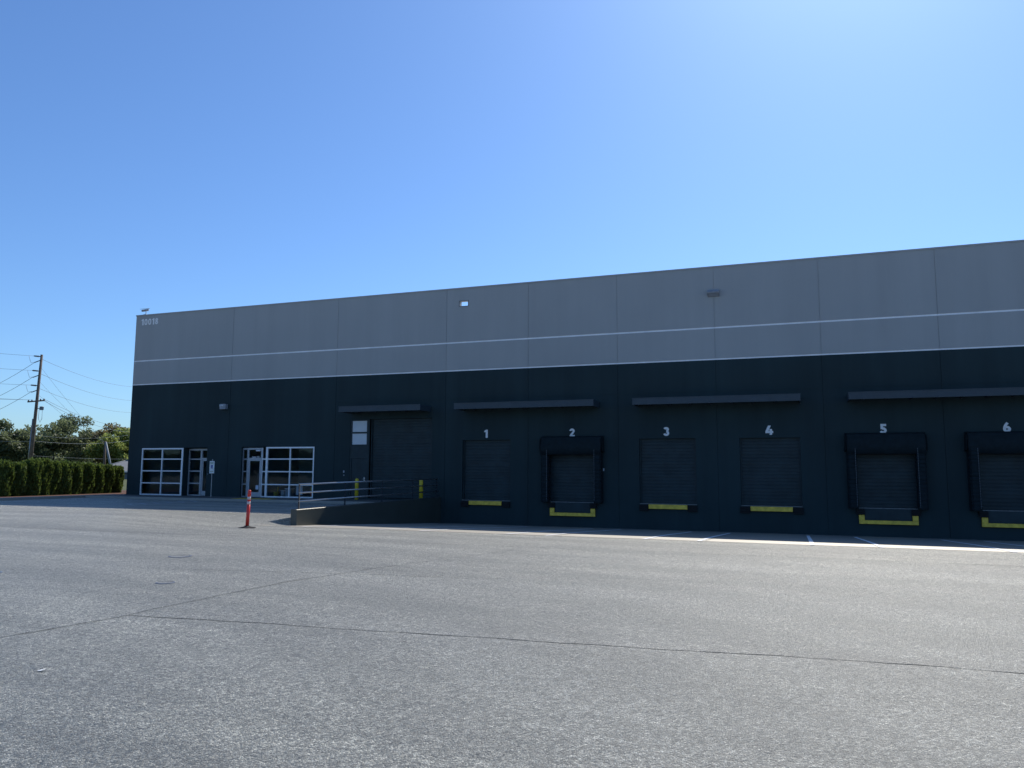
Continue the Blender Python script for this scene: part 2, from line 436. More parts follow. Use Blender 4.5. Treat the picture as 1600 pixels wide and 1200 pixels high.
for a in (REC1, REC2): regs.append((a[0], a[1], a[2], a[3], a[4], True))
for a in (MAN, DRV): regs.append((*a, TH, True))
for n, c, hw, zt, sh in DOCKS: regs.append((c-hw, c+hw, 0., zt, TH, True))
regs += [(0, XE, 4.985, 5.0, .008, False)]
mb = MB(); relief(mb, 0, XE, -1.7, B2, regs)
# backing of the two entry recesses
mb.build('dark_wall', M['dark'], wh)
mb = MB(); relief(mb, 0, XE, B2+.06, B1-.035, joints(0,20)); mb.build('grey_wall', M['grey'], wh)
mb = MB(); relief(mb, 0, XE, B1+.035, H-.07, joints(0,20) + [(*SCUP, .22, True)]); mb.build('grey_wall', M['grey'], wh)
for a, b in ((B2, B2+.06), (B1-.035, B1+.035)):
    mb = MB(); relief(mb, 0, XE, a, b, joints(0,20) + [(-1, XE+1, a-1, b+1, .012, False)]); 
    mb.face([(0,0,a),(XE,0,a),(XE,.012,a),(0,.012,a)]); mb.face([(0,0,b),(0,.012,b),(XE,.012,b),(XE,0,b)])
    mb.build('accent_stripe', M['stripe'], wh)
mb = MB(); mb.box(-.03, XE, -.025, .26, H-.07, H); mb.build('parapet_cap', M['grey'], wh)
mb = MB(); DP = 62.
mb.face([(0,0,-1.7),(0,0,B2),(0,DP,B2),(0,DP,-1.7)], 0); mb.face([(0,0,B2),(0,0,H-.07),(0,DP,H-.07),(0,DP,B2)], 1)
mb.face([(XE,0,-1.7),(XE,DP,-1.7),(XE,DP,H-.07),(XE,0,H-.07)], 1); mb.face([(0,DP,-1.7),(0,DP,H-.07),(XE,DP,H-.07),(XE,DP,-1.7)], 1)
mb.box(0, .25, .27, DP-.3, H-.07, H-.004, 1)
mb.box(0, XE, DP-.3, DP, H-.069, H-.004, 1)
mb.face([(.3,.24,9.0),(.3,.24,H-.08),(21.5,.24,H-.08),(21.5,.24,9.0)], 1); mb.face([(21.96,.24,9.0),(21.96,.24,H-.08),(XE-.1,.24,H-.08),(XE-.1,.24,9.0)], 1)
mb.build('outer_wall', [M['dark'], M['grey']], wh)
mb = MB(); mb.box(.02, XE-.02, .25, DP-.02, 9.2, 9.35); mb.build('roof', M['roofm'], wh)
# scupper sleeve
mb = MB()
x0, x1, z0, z1 = SCUP
mb.box(x0-.03, x0-.001, -.02, .2, z0-.03, z1+.03); mb.box(x1+.001, x1+.03, -.02, .2, z0-.03, z1+.03)
mb.box(x0-.001, x1+.001, -.02, .2, z0-.03, z0-.001); mb.box(x0-.001, x1+.001, -.02, .2, z1+.001, z1+.03)
mb.build('roof_scupper', M['cap'], wh)
# dim office behind the glass
mb = MB()
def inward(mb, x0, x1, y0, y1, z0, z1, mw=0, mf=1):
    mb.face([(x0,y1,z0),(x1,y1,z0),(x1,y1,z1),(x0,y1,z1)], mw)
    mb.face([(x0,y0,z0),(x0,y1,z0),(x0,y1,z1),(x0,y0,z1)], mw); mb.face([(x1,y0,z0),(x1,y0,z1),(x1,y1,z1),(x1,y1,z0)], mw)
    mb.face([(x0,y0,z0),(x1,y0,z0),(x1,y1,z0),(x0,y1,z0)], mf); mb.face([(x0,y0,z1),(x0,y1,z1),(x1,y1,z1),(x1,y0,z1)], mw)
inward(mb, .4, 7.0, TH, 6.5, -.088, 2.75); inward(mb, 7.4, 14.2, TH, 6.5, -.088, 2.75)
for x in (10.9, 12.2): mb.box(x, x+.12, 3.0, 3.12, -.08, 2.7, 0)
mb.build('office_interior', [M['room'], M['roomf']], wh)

# --- windows and entrances
def bars(mb, xlist, zlist, y0, y1, x0, x1, z0, z1):
    """xlist: (x, half width) verticals full height, zlist: horizontals butted between verticals"""
    xl = sorted(xlist)
    for x, h in xl: mb.box(x-h, x+h, y0, y1, z0, z1)
    for (xa, ha), (xb, hb) in zip(xl, xl[1:]):
        for z, h in zlist: mb.box(xa+ha, xb-hb, y0+.006, y1-.006, z-h, z+h)
ROWS = [(2.0,.032),(1.315,.032),(.615,.032)]
def window(x0, x1, z0, z1, xm, wl, wr):
    f = MB(); bars(f, [(x0+wl,wl),(xm,.034),(x1-wr,wr)], [(z0+.036,.036),(z1-.04,.04)]+ROWS, -.012, .09, x0, x1, z0, z1)
    fo = f.build('window', M['alu'], wh)
    p = MB(); p.face([(x0+.02,.045,z0+.02),(x1-.02,.045,z0+.02),(x1-.02,.045,z1-.02),(x0+.02,.045,z1-.02)])
    p.build('pane', M['glass'], fo)
    return fo
window(*W1, 2.59, .035, .062); window(*W2, 11.52, .062, .035)
def sidelight(x0, x1, y, z0, z1, rows, parent=wh, mat=None):
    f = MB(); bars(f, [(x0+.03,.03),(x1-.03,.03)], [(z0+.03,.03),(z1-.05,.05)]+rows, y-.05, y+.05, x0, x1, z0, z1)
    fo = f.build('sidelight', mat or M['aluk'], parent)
    p = MB(); p.face([(x0+.02,y,z0+.01),(x1-.02,y,z0+.01),(x1-.02,y,z1-.02),(x0+.02,y,z1-.02)]); p.build('pane', M['glass'], fo)
    return fo
def entrance(x0, x1, y, z0, zt, zd):
    """glass door leaf with a transom above"""
    f = MB(); bars(f, [(x0+.03,.03),(x1-.03,.03)], [(zt-.05,.05),(zd+.035,.035)], y-.05, y+.05, x0, x1, z0, zt)
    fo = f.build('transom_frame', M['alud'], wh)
    p = MB(); p.face([(x0+.03,y,zd+.06),(x1-.03,y,zd+.06),(x1-.03,y,zt-.09),(x0+.03,y,zt-.09)]); p.build('pane', M['glass'], fo)
    d = MB(); a, b = x0+.065, x1-.065
    d.box(a, a+.075, y-.03, y+.02, z0+.01, zd-.004); d.box(b-.075, b, y-.03, y+.02, z0+.01, zd-.004)
    d.box(a+.075, b-.075, y-.028, y+.018, z0+.01, z0+.27); d.box(a+.075, b-.075, y-.028, y+.018, zd-.10, zd-.004)
    do = d.build('glass_door', M['alud'], wh)
    p = MB(); p.face([(a+.06,y-.005,z0+.2),(b-.06,y-.005,z0+.2),(b-.06,y-.005,zd-.05),(a+.06,y-.005,zd-.05)]); p.build('pane', M['glass'], do)
    h = MB(); h.tube([(b-.10,y-.03,.86),(b-.10,y-.09,.88),(b-.10,y-.09,1.18),(b-.10,y-.03,1.2)], .014, 6); h.build('handle', M['steel'], do)
    n = MB(); n.box(b-.30, b-.12, y-.012, y-.008, .33, .56); n.build('notice', M['card'], do)
    c = MB(); c.cbox(x1-.36, x1-.07, y-.13, y-.052, zt-.19, zt-.12, .008); c.build('door_closer', M['alu'], do)
    return do
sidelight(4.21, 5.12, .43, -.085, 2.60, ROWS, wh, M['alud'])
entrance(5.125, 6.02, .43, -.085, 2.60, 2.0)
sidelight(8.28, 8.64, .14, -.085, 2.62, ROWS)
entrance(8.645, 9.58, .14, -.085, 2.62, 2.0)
f = MB(); bars(f, [(9.61,.02),(9.905,.02)], [(z, h) for z, h in ROWS]+[(-.05,.03)], .10, .17, 9.59, 9.925, -.085, 2.62)
fo = f.build('sidelight', M['alu'], wh)
p = MB(); p.face([(9.6,.14,-.08),(9.92,.14,-.08),(9.92,.14,2.6),(9.6,.14,2.6)]); p.build('pane', M['glass'], fo)
# recess jambs behind the skin
mb = MB()
mb.face([(5.86,.24,-.09),(5.86,.5,-.09),(5.86,.5,2.66),(5.86,.24,2.66)]); mb.face([(5.86,.5,-.09),(6.1,.5,-.09),(6.1,.5,2.66),(5.86,.5,2.66)])
mb.box(4.2, 6.05, .44, .52, 2.60, 2.68)
mb.build('recess_lining', M['dark'], wh)
# --- text as meshes
def text(name, s, size, x, z, y, mat, parent, off=.0, sx=1., align='CENTER', ext=.004, normal='front'):
    cu = bpy.data.curves.new(name, 'FONT'); cu.body = s; cu.size = size; cu.align_x = align; cu.align_y = 'CENTER'
    cu.extrude = ext; cu.offset = off; cu.resolution_u = 4
    t = bpy.data.objects.new(name, cu); col.objects.link(t); bpy.context.view_layer.update()
    me = bpy.data.meshes.new_from_object(t.evaluated_get(bpy.context.evaluated_depsgraph_get()))
    bpy.data.objects.remove(t); bpy.data.curves.remove(cu)
    L = world_loc(parent)
    vs = np.empty(len(me.vertices)*3); me.vertices.foreach_get('co', vs); vs = vs.reshape(-1,3)
    cx = (vs[:,0].min()+vs[:,0].max())/2; cz = (vs[:,1].min()+vs[:,1].max())/2
    out = np.stack([(vs[:,0]-cx)*sx + x - L[0], -vs[:,2] + y - L[1], (vs[:,1]-cz) + z - L[2]], 1)
    me.vertices.foreach_set('co', out.ravel()); me.materials.clear(); me.materials.append(mat); me.update()
    o = bpy.data.objects.new(name, me); col.objects.link(o); o.parent = parent
    return o
def arc(cx, cz, rx, rz, a0, a1, n=14):
    return [(cx+rx*math.cos(R(a0+(a1-a0)*k/n)), cz+rz*math.sin(R(a0+(a1-a0)*k/n))) for k in range(n+1)]
GLYPH = {   # heavy geometric figures: ('poly', outline) or ('band', centre line) in a unit-high box
    '1': [('poly', [(.02,.70),(.02,.84),(.26,1.),(.50,1.),(.50,0),(.22,0),(.22,.70)])],
    '2': [('band', arc(.33,.69,.20,.185,175,-25)+[(.36,.42),(.18,.22)]), ('poly', [(.04,0),(.66,0),(.66,.23),(.04,.23)])],
    '3': [('band', arc(.30,.735,.20,.145,160,-85)), ('band', arc(.30,.31,.225,.19,88,-165))],
    '4': [('poly', [(.28,1),(.58,1),(.32,.42),(.42,.42),(.42,.62),(.69,.62),(.69,.42),(.80,.42),(.80,.18),(.69,.18),(.69,0),(.42,0),(.42,.18),(0,.18),(0,.38)])],
    '5': [('poly', [(.08,.76),(.62,.76),(.62,1.),(.08,1.)]), ('poly', [(.08,.44),(.32,.50),(.32,.755),(.08,.755)]), ('band', arc(.30,.33,.225,.205,115,-160))],
    '6': [('band', arc(.34,.315,.215,.19,0,360,20)), ('band', [(.13,.36),(.16,.55),(.26,.74),(.42,.93)])],
    '8': [('band', arc(.34,.29,.215,.17,0,360,20)), ('band', arc(.34,.74,.19,.14,0,360,20))],
    '0': [('band', [(.34+.215*math.copysign(abs(math.cos(R(a)))**.75, math.cos(R(a))), .5+.375*math.copysign(abs(math.sin(R(a)))**.75, math.sin(R(a)))) for a in range(0,361,15)])],
}
def figures(name, s_, hgt, x, z, mat, parent, sx=1., t=.25, adv=.80):
    """painted numerals, a hair proud of the wall, x/z = centre"""
    mb = MB(); lay = 0
    av = lambda ch: adv*.80 if ch == '1' else adv
    wid = sum(av(c) for c in s_) - (adv-.66); X0 = x - wid*hgt*sx/2
    for ch in s_:
        off = 0
        for kind, P in GLYPH[ch]:
            y = -.004-.0012*(lay % 3); lay += 1
            f = lambda p: (X0+(p[0]+off)*hgt*sx, y, z-hgt/2+p[1]*hgt)
            if kind == 'poly': mb.face([f(p) for p in P])
            else:
                cl = math.dist(P[0], P[-1]) < 1e-6; L, Rr = [], []
                for i, p in enumerate(P):
                    a = P[i-1] if i else (P[-2] if cl else P[0]); b = P[i+1] if i < len(P)-1 else (P[1] if cl else P[-1])
                    tx, tz = b[0]-a[0], b[1]-a[1]; l = math.hypot(tx, tz)
                    L.append((p[0]-tz/l*t/2, p[1]+tx/l*t/2)); Rr.append((p[0]+tz/l*t/2, p[1]-tx/l*t/2))
                for i in range(len(P)-1): mb.face([f(L[i]), f(L[i+1]), f(Rr[i+1]), f(Rr[i])])
        X0 += av(ch)*hgt*sx
    return mb.build(name, mat, parent)
figures('house_number', '10018', .39, 1.06, 10.24, M['address'], wh, .95, .22, .80)
text('suite_sign', 'Suite 101', .13, 9.18, 2.12, .085, M['number'], wh, .002, 1.)

# --- doors
GUIDE, nt_, b_g = nmat('dashed_guide_strip')      # pale stitches down the seal pads
wv_ = N(nt_, 'ShaderNodeTexWave', bands_direction='Z'); wv_.inputs['Scale'].default_value = 3.2
nt_.links.new(mapping(nt_, (1,1,1)), wv_.inputs['Vector'])
nt_.links.new(ramp(nt_, wv_.outputs['Fac'], [(.45, (.01,.02,.03)), (.6, (.07,.085,.10))]), b_g.inputs['Base Color'])
def ribbed(mb, x0, x1, z0, z1, y, sec, ribs):
    """sectional steel door: recessed meeting lines, shallow ribs"""
    n = max(1, round((z1-z0)/sec)); h = (z1-z0)/n
    prof = []
    for k in range(n):
        a = z0+k*h
        prof += [(y+.018, a), (y+.018, a+.012), (y, a+.016)]
        for r in range(1, ribs+1):
            zc = a + h*r/(ribs+1)
            prof += [(y, zc-.024), (y+.011, zc-.014), (y+.011, zc+.014), (y, zc+.024)]
        prof += [(y, a+h-.016), (y+.018, a+h-.012)]
    prof.append((y+.018, z1))
    for (ya, za), (yb, zb) in zip(prof, prof[1:]):
        mb.face([(x0,ya,za),(x1,ya,za),(x1,yb,zb),(x0,yb,zb)])
# drive-in door
mb = MB(); ribbed(mb, DRV[0]+.02, DRV[1]-.02, 0., DRV[3], .17, .6, 3)
dv = mb.build('overhead_door', M['door'], wh)
dv['label'] = 'tall ribbed drive-in door beside the personnel door'
for xa in (DRV[0]+.02, DRV[1]-.09): mb = MB(); mb.box(xa, xa+.07, .10, .165, 0, 4.06); mb.build('door_track', M['door'], dv)
# personnel door with transom panes over it
mb = MB(); x0, x1, z0, z1 = MAN
mb.box(x0, x0+.09, .02, .16, -.02, z1); mb.box(x1-.13, x1+.06, .02, .16, -.02, z1)
mb.box(x0+.09, x1-.13, .022, .158, 4.0, z1); mb.box(x0+.09, x1-.13, .022, .158, 3.335, 3.42)
mb.box(x0+.09, x1-.13, .022, .158, 2.04, 2.76)
dfr = mb.build('door_frame', M['door'], wh)
for a, b in ((3.42,4.0),(2.76,3.335)):
    mb = MB(); mb.face([(x0+.09,.06,a),(x1-.13,.06,a),(x1-.13,.06,b),(x0+.09,.06,b)]); mb.build('pane', M['pale'], dfr)
mb = MB(); mb.cbox(x0+.095, x1-.135, .05, .10, -.015, 2.035, .004); md = mb.build('steel_door', M['door'], wh)
mb = MB(); mb.cbox(x1-.27, x1-.19, .03, .05, .84, 1.06, .004); mb.tube([(x1-.21,.04,.96),(x1-.21,.0,.96),(x1-.33,-.005,.955)], .013, 6); mb.build('handle', M['steel'], md)
mb = MB(); mb.cbox(14.90, 14.98, -.035, .0, 1.28, 1.40, .006); k = mb.build('keypad', M['lens'], wh)
mb = MB(); mb.cbox(14.92, 14.98, -.03, .0, 1.12, 1.19, .006); mb.build('door_bell', M['lamp'], wh)
mb = MB(); mb.cbox(28.88, 28.95, -.05, .0, 1.44, 1.56, .006); mb.build('dock_button', M['lens'], wh)
mb = MB(); mb.lathe([(.03,0),(.03,.02),(.02,.03)], (6.02,-.04,1.14), 8); mb.build('door_bell', M['lens'], wh)

for n, c, hw, zt, sh in DOCKS:
    mb = MB(); ribbed(mb, c-hw+.01, c+hw-.01, .0, zt, .18 if not sh else .2, .585, 3)
    d = mb.build('dock_door', M['door'], wh)
    for xa in (c-hw+.005, c+hw-.06): mb = MB(); mb.box(xa, xa+.055, .11, .175, .01, zt-.005); mb.build('door_track', M['door'], d)
    mb = MB(); mb.box(c-hw, c+hw, -.012, .17, -.035, -.001); mb.build('sill', M['silld'], d)
    if not sh:
        mb = MB(); mb.cbox(c-.855, c+.855, -.13, -.02, -.235, -.04, .01)
        mb.build('dock_lip', M['yellow'], d)
        for s in (-1, 1):
            mb = MB(); xa = c+s*1.08
            for k in range(4): mb.cbox(xa-.2, xa+.2, -.12+.0*k, -.014, -.33+.07*k, -.265+.07*k, .008)
            mb.build('bumper', M['black'], d)
    else:
        mb = MB()
        mb.cbox(c-1.09, c+1.09, -.13, -.02, -.655, -.505, .008)
        for s in (-1, 1): xa = c+s*.985; mb.cbox(xa-.105, xa+.105, -.13, -.02, -.502, -.29, .008)
        mb.build('dock_lip', M['yellow'], d)
        mb = MB(); mb.box(c-.86, c+.86, -.05, -.004, -.50, -.04)
        for s in (-.38, .38): mb.box(c+s-.05, c+s+.05, -.09, -.052, -.50, -.42)
        mb.build('dock_leveler', M['door'], d)
        for s in (-1, 1):
            mb = MB(); xa = c+s*1.02
            for k in range(3): mb.cbox(xa-.16, xa+.16, -.17, -.014, -.275+.075*k, -.205+.075*k, .008)
            mb.build('bumper', M['black'], d)
    figures('door_number', n, .40, c-.02, 3.235, M['number'], wh, 1.0, .25)
    if sh:
        rnd = random.Random(int(n))
        shl = MB()   # backing frame of the dock seal
        shl.box(c-1.47, c-1.40, -.10, -.004, -.04, 3.05); shl.box(c+1.40, c+1.47, -.10, -.004, -.04, 3.05); shl.box(c-1.40, c+1.40, -.10, -.006, 2.98, 3.05)
        so = shl.build('dock_shelter', M['vinyl'], wh)
        for s in (-1, 1):
            mb = MB(); nseg = 16; rings = []
            for k in range(nseg*3+1):     # pleated pad: bulging segments
                z = -.02 + 2.62*k/(nseg*3); b = .008*(1 if k % 3 else -.6) + rnd.uniform(-.006,.006)
                lean = .05*math.sin(k*.11+int(n))
                xo, xi = c+s*1.44, c+s*(1.10-b)
                yf = -.42-b+lean*.3
                rr = [(xo,-.012,z),(xo+s*b,yf+.08,z),(xo-s*.06,yf,z),(xi+s*.05,yf,z),(xi,yf+.07,z),(xi,-.012,z)]
                rings.append(rr if s > 0 else rr[::-1])
            mb.loft(rings, 0, True, True, False)
            pad = mb.build('side_pad', M['vinyl'], so)
            g = MB()
            g.box(c+s*1.145-.012, c+s*1.145+.012, -.455, -.442, .06, 2.42)
            g.build('guide_strip', GUIDE, pad)
        mb = MB(); rings = []
        nx_ = 24
        for k in range(nx_+1):
            x = c-1.46 + 2.92*k/nx_; e = .018*math.sin(k*.55+int(n)*2)+rnd.uniform(-.004,.004)
            edge = 1 if k in (0, nx_) else 0
            rings.append([(x,-.02,3.07),(x,-.36+.03*edge,3.035+e*.3),(x,-.40+.03*edge+e*.3,2.98+e*.3),(x,-.43+e,2.52),(x,-.43+e,2.20+e*.6),(x,-.40+e,2.19+e*.6),(x,-.38+e,2.55),(x,-.11,2.62)])
        mb.loft(rings, 0, True, True, True); mb.build('head_curtain', M['vinyl'], so)
        for s in (-1, 1):   # corner flaps of the hood
            mb = MB(); xx = c+s*1.47
            mb.loft([[(xx,-.008,3.08),(xx,-.40,2.94),(xx+s*.02,-.38,2.35),(xx+s*.03,-.008,2.28)],[(xx+s*.035,-.008,3.06),(xx+s*.03,-.44,2.88),(xx+s*.05,-.39,2.37),(xx+s*.07,-.008,2.30)]], 0, True, True)
            mb.build('corner_flap', M['vinyl'], so)

# --- awnings
def awning(x0, x1):
    mb = MB(); z0, z1, y0 = 4.385, 4.655, -1.2
    mb.box(x0, x1, y0, y0+.05, z0, z1); mb.box(x0, x0+.05, y0+.05, -.004, z0, z1); mb.box(x1-.05, x1, y0+.05, -.004, z0, z1)
    mb.box(x0+.05, x1-.05, y0+.05, -.004, z0+.14, z0+.17)
    mb.box(x0-.012, x1+.012, y0-.014, y0+.03, z1+.001, z1+.03)
    k = x0+.6
    while k < x1-.3:
        mb.box(k-.03, k+.03, y0+.05, -.01, z0+.03, z0+.137); k += .9
    mb.build('awning', M['awn'], wh)
awning(15.28, 19.97); awning(21.80, 28.75); awning(30.53, 37.55); awning(39.38, 46.6)

# ------------------------------------------------------------------ small fixtures on the building
lt = empty('wall_light', (6.98,0,4.95), 'pale boxy wall light on the charcoal wall above the accessible parking sign', 'wall light')
mb = MB(); mb.cbox(6.78, 7.20, -.24, -.005, 4.80, 5.10, .02); mb.build('housing', M['lamp'], lt)
mb = MB(); mb.cbox(6.80, 7.10, -.27, -.242, 4.94, 5.08, .012); mb.build('lens', M['lens'], lt)
mb = MB(); mb.cbox(6.84, 7.18, -.26, -.242, 4.81, 4.90, .01); mb.build('diffuser', M['bin'], lt)
lt = empty('wall_light', (34.06,0,9.43), 'dark wedge-shaped wall light high on the grey band above doors 3 and 4', 'wall light')
mb = MB()
mb.loft([[(33.80,-.005,9.28),(33.80,-.28,9.40),(33.80,-.30,9.46),(33.80,-.18,9.57),(33.80,-.005,9.58)],[(34.31,-.005,9.28),(34.31,-.28,9.40),(34.31,-.30,9.46),(34.31,-.18,9.57),(34.31,-.005,9.58)]])
mb.build('housing', M['lamp'], lt)
mb = MB(); mb.face([(33.86,-.04,9.292),(33.86,-.25,9.383),(34.25,-.25,9.383),(34.25,-.04,9.292)]); mb.build('lens', M['lens'], lt)
sc = empty('security_camera', (.62,.1,H), 'small security camera on a short post on the roof corner', 'camera')
mb = MB(); mb.cbox(.52,.72,.0,.2,H+.001,H+.03,.006); mb.tube([(.62,.1,H+.03),(.62,.1,H+.26)], .02, 8); mb.build('post', M['steel'], sc)
mb = MB(); mb.tube([(.40,-.02,H+.24),(.46,.0,H+.25),(.78,.14,H+.31)], [.05,.065,.06], 10); mb.build('body', M['lamp'], sc)
mb = MB(); mb.face([(.34,-.12,H+.32),(.44,-.16,H+.33),(.86,.1,H+.4),(.78,.22,H+.4)]); mb.build('sun_shield', M['lamp'], sc)

# ------------------------------------------------------------------ retaining wall, railing
rt = MB()
Y0, Y1 = -11.78, -.01
rt.loft([[(RW-.13,Y0,-.9),(RW+.13,Y0,-.9),(RW+.13,Y0,.03),(RW+.11,Y0,.05),(RW-.11,Y0,.05),(RW-.13,Y0,.03)],
         [(RW-.13,Y1,-1.6),(RW+.13,Y1,-1.6),(RW+.13,Y1,.10),(RW+.11,Y1,.12),(RW-.11,Y1,.12),(RW-.13,Y1,.10)]])
tag(rt.build('retaining_wall', M['retain']), 'low charcoal retaining wall running from the yard to the dock wall', 'retaining wall')
rl = empty('railing', (RW,-11.5,.05), 'three-rail pipe railing along the top of the retaining wall', 'railing')
for y in (-11.5,-8.5,-5.6,-2.8,-.25):
    mb = MB(); z = .05+.07*(y+11.78)/11.77
    mb.lathe([(.055,0),(.055,.012),(.027,.016),(.027,.885)], (RW,y,z), 10); mb.build('post', M['postm'], rl)
for z in (.33,.63,.935):
    mb = MB(); mb.tube([(RW+.0,-11.52,z),(RW,-.16,z+.075)], .030, 14); mb.build('rail', M['railm'], rl)

# ------------------------------------------------------------------ bollards
def bollard(x, y, z):
    b = empty('bollard', (x,y,z), None, 'bollard', 'yellow bollards guarding the drive-in door')
    mb = MB(); mb.lathe([(.095,0),(.095,1.0),(.088,1.04),(.07,1.075),(.035,1.095),(.005,1.1)], (x,y,z), 18); mb.build('pipe', M['bollard'], b)
    mb = MB(); mb.lathe([(.13,0),(.13,.02),(.10,.03)], (x,y,z), 18); mb.build('base_collar', M['walk'], b)
    return b
b = bollard(16.36,-1.0,-.09); b['label'] = 'yellow steel bollard in front of the personnel door'
c = copy_tree(b); c.location = (20.0,-1.0,-.09); c['label'] = 'yellow steel bollard at the right edge of the drive-in door'

# ------------------------------------------------------------------ delineator post
dx, dy = 20.93, -14.8; dz = zr(dx, dy)
de = empty('delineator_post', (dx,dy,dz), 'red-orange channelizer post with two pale reflective bands on a black base in the yard', 'traffic post')
mb = MB(); mb.lathe([(.27,.0),(.26,.018),(.20,.03),(.10,.05),(.06,.075)], (dx,dy,dz+.004), 8, smooth=False); mb.build('base', M['black'], de)
lean = .03
def dp(z): return (dx+lean*z, dy, dz+z)
mb = MB(); mb.tube([dp(.07),dp(.4),dp(.745)], [.056,.054,.053], 18)
mb.tube([dp(.835),dp(.895)], .053, 18)
mb.tube([dp(.985),dp(1.10),dp(1.125),dp(1.17),dp(1.185),dp(1.195)], [.053,.052,.044,.05,.045,.02], 18); mb.build('tube', M['red'], de)
for a, b_ in ((.745,.835),(.895,.985)):
    mb = MB(); mb.tube([dp(a+.001),dp(b_-.001)], .0545, 18); mb.build('reflective_band', M['refl'], de)

# ------------------------------------------------------------------ accessible parking sign
sg = empty('accessible_parking_sign', (7.2,-1.05,-.09), 'white accessible parking sign on a thin post by the office sidewalk', 'sign')
mb = MB(); mb.box(7.18,7.22,-1.05,-1.02,-.09,1.97); mb.build('post', M['steel'], sg)
mb = MB(); mb.cbox(7.035,7.365,-1.075,-1.052,1.20,1.88,.008); pn = mb.build('panel', M['white'], sg)
mb = MB(); mb.box(7.13,7.27,-1.079,-1.0765,1.47,1.66); mb.build('symbol_field', M['blue'], pn)
mb = MB()   # wheelchair figure
mb.lathe([(.001,0),(.012,.001),(.001,.002)], (7.19,-1.081,1.635), 10)
mb.v = [(x, -1.0815+(z-1.635), 1.637+(y+1.081)) for x, y, z in mb.v]
arc = [(7.205+.042*math.cos(a), -1.081, 1.525+.042*math.sin(a)) for a in [R(110)+R(250)*k/12 for k in range(13)]]
mb.tube(arc, .006, 5); mb.tube([(7.19,-1.081,1.62),(7.195,-1.081,1.555),(7.235,-1.081,1.55),(7.25,-1.081,1.50)], .007, 5)
mb.build('wheelchair_symbol', M['white'], pn)
text('sign_text', 'RESERVED', .058, 7.2, 1.80, -1.077, M['green'], pn, .001, .95, ext=.001)
text('sign_text', 'PARKING', .058, 7.2, 1.73, -1.077, M['green'], pn, .001, 1., ext=.001)
mb = MB(); mb.box(7.08,7.32,-1.079,-1.0765,1.30,1.325); mb.build('sign_text', M['green'], pn)

# ------------------------------------------------------------------ things seen through the office glass
o = MB(); o.cbox(11.75,12.17,.30,.33,.06,.56,.03); tag(o.build('presentation_board', M['card']), 'pale rounded board standing behind the lower glass of the right window', 'board')
t = empty('storage_box', (11.2,.5,-.088), 'grey lidded box behind the glass beside the pale board', 'box')
mb = MB(); mb.cbox(11.02,11.38,.35,.65,-.08,.36,.02); mb.build('body', M['bin'], t); mb = MB(); mb.cbox(10.99,11.41,.32,.68,.365,.42,.012); mb.build('lid', M['card'], t)
t = empty('waste_bin', (10.75,.9,-.088), 'small dark waste bin with a pale rim behind the office glass', 'bin')
mb = MB(); mb.lathe([(.11,0),(.15,.34)], (10.78,.5,-.08), 14); mb.build('body', M['bin'], t); mb = MB(); mb.lathe([(.155,.345),(.155,.38),(.12,.385)], (10.78,.5,-.08), 14); mb.build('rim', M['card'], t)
t = empty('mop_bucket', (10.25,.85,-.088), 'dull yellow bucket behind the glass at the left of the right window', 'bucket')
mb = MB(); mb.lathe([(.12,0),(.17,.28),(.18,.29)], (10.32,.5,-.08), 14); mb.build('body', M['ybin'], t); mb = MB(); mb.tube([(10.40,.5,.2),(10.43,.5,.48)], .03, 8); mb.build('wringer', M['ybin'], t)
t = empty('floor_stand', (12.85,.55,-.088), 'yellow post standing behind the right end of the office window', 'post')
mb = MB(); mb.lathe([(.09,.0),(.09,.04),(.06,.05),(.06,.56),(.03,.6)], (12.70,.4,-.08), 12); mb.build('pole', M['bollard'], t)
mb = MB(); mb.lathe([(.062,.10),(.062,.26)], (12.70,.4,-.08), 12); mb.build('band', M['red'], t)

# ------------------------------------------------------------------ covers and litter on the yard
def cover(x, y, r, label):
    z = zr(x, y); e = empty('utility_cover', (x,y,z), label, 'utility cover', 'small round covers set in the asphalt')
    mb = MB(); mb.lathe([(r,.0),(r,.008),(r*.84,.012),(r*.82,.005)], (x,y,z), 28, smooth=False); mb.build('ring', M['lampd'], e)
    mb = MB(); mb.lathe([(r*.80,.0),(r*.80,.008),(r*.77,.011)], (x,y,z), 28, smooth=False); mb.build('lid', M['seam'], e)
cover(26.35,-23.3,.21,'round metal cover in the asphalt, farthest of the three from the lens')
cover(28.85,-26.2,.13,'small round cover in the asphalt, nearest of the three')
cover(25.6,-26.45,.2,'round metal cover in the asphalt at the left picture edge')
mb = MB(); z = zr(31.68,-30.33)
mb.face([(31.65,-30.35,z+.006),(31.70,-30.355,z+.012),(31.715,-30.31,z+.02),(31.66,-30.315,z+.008)])
tag(mb.build('paper_scrap', M['white']), 'tiny white scrap lying on the asphalt at lower left', 'litter')

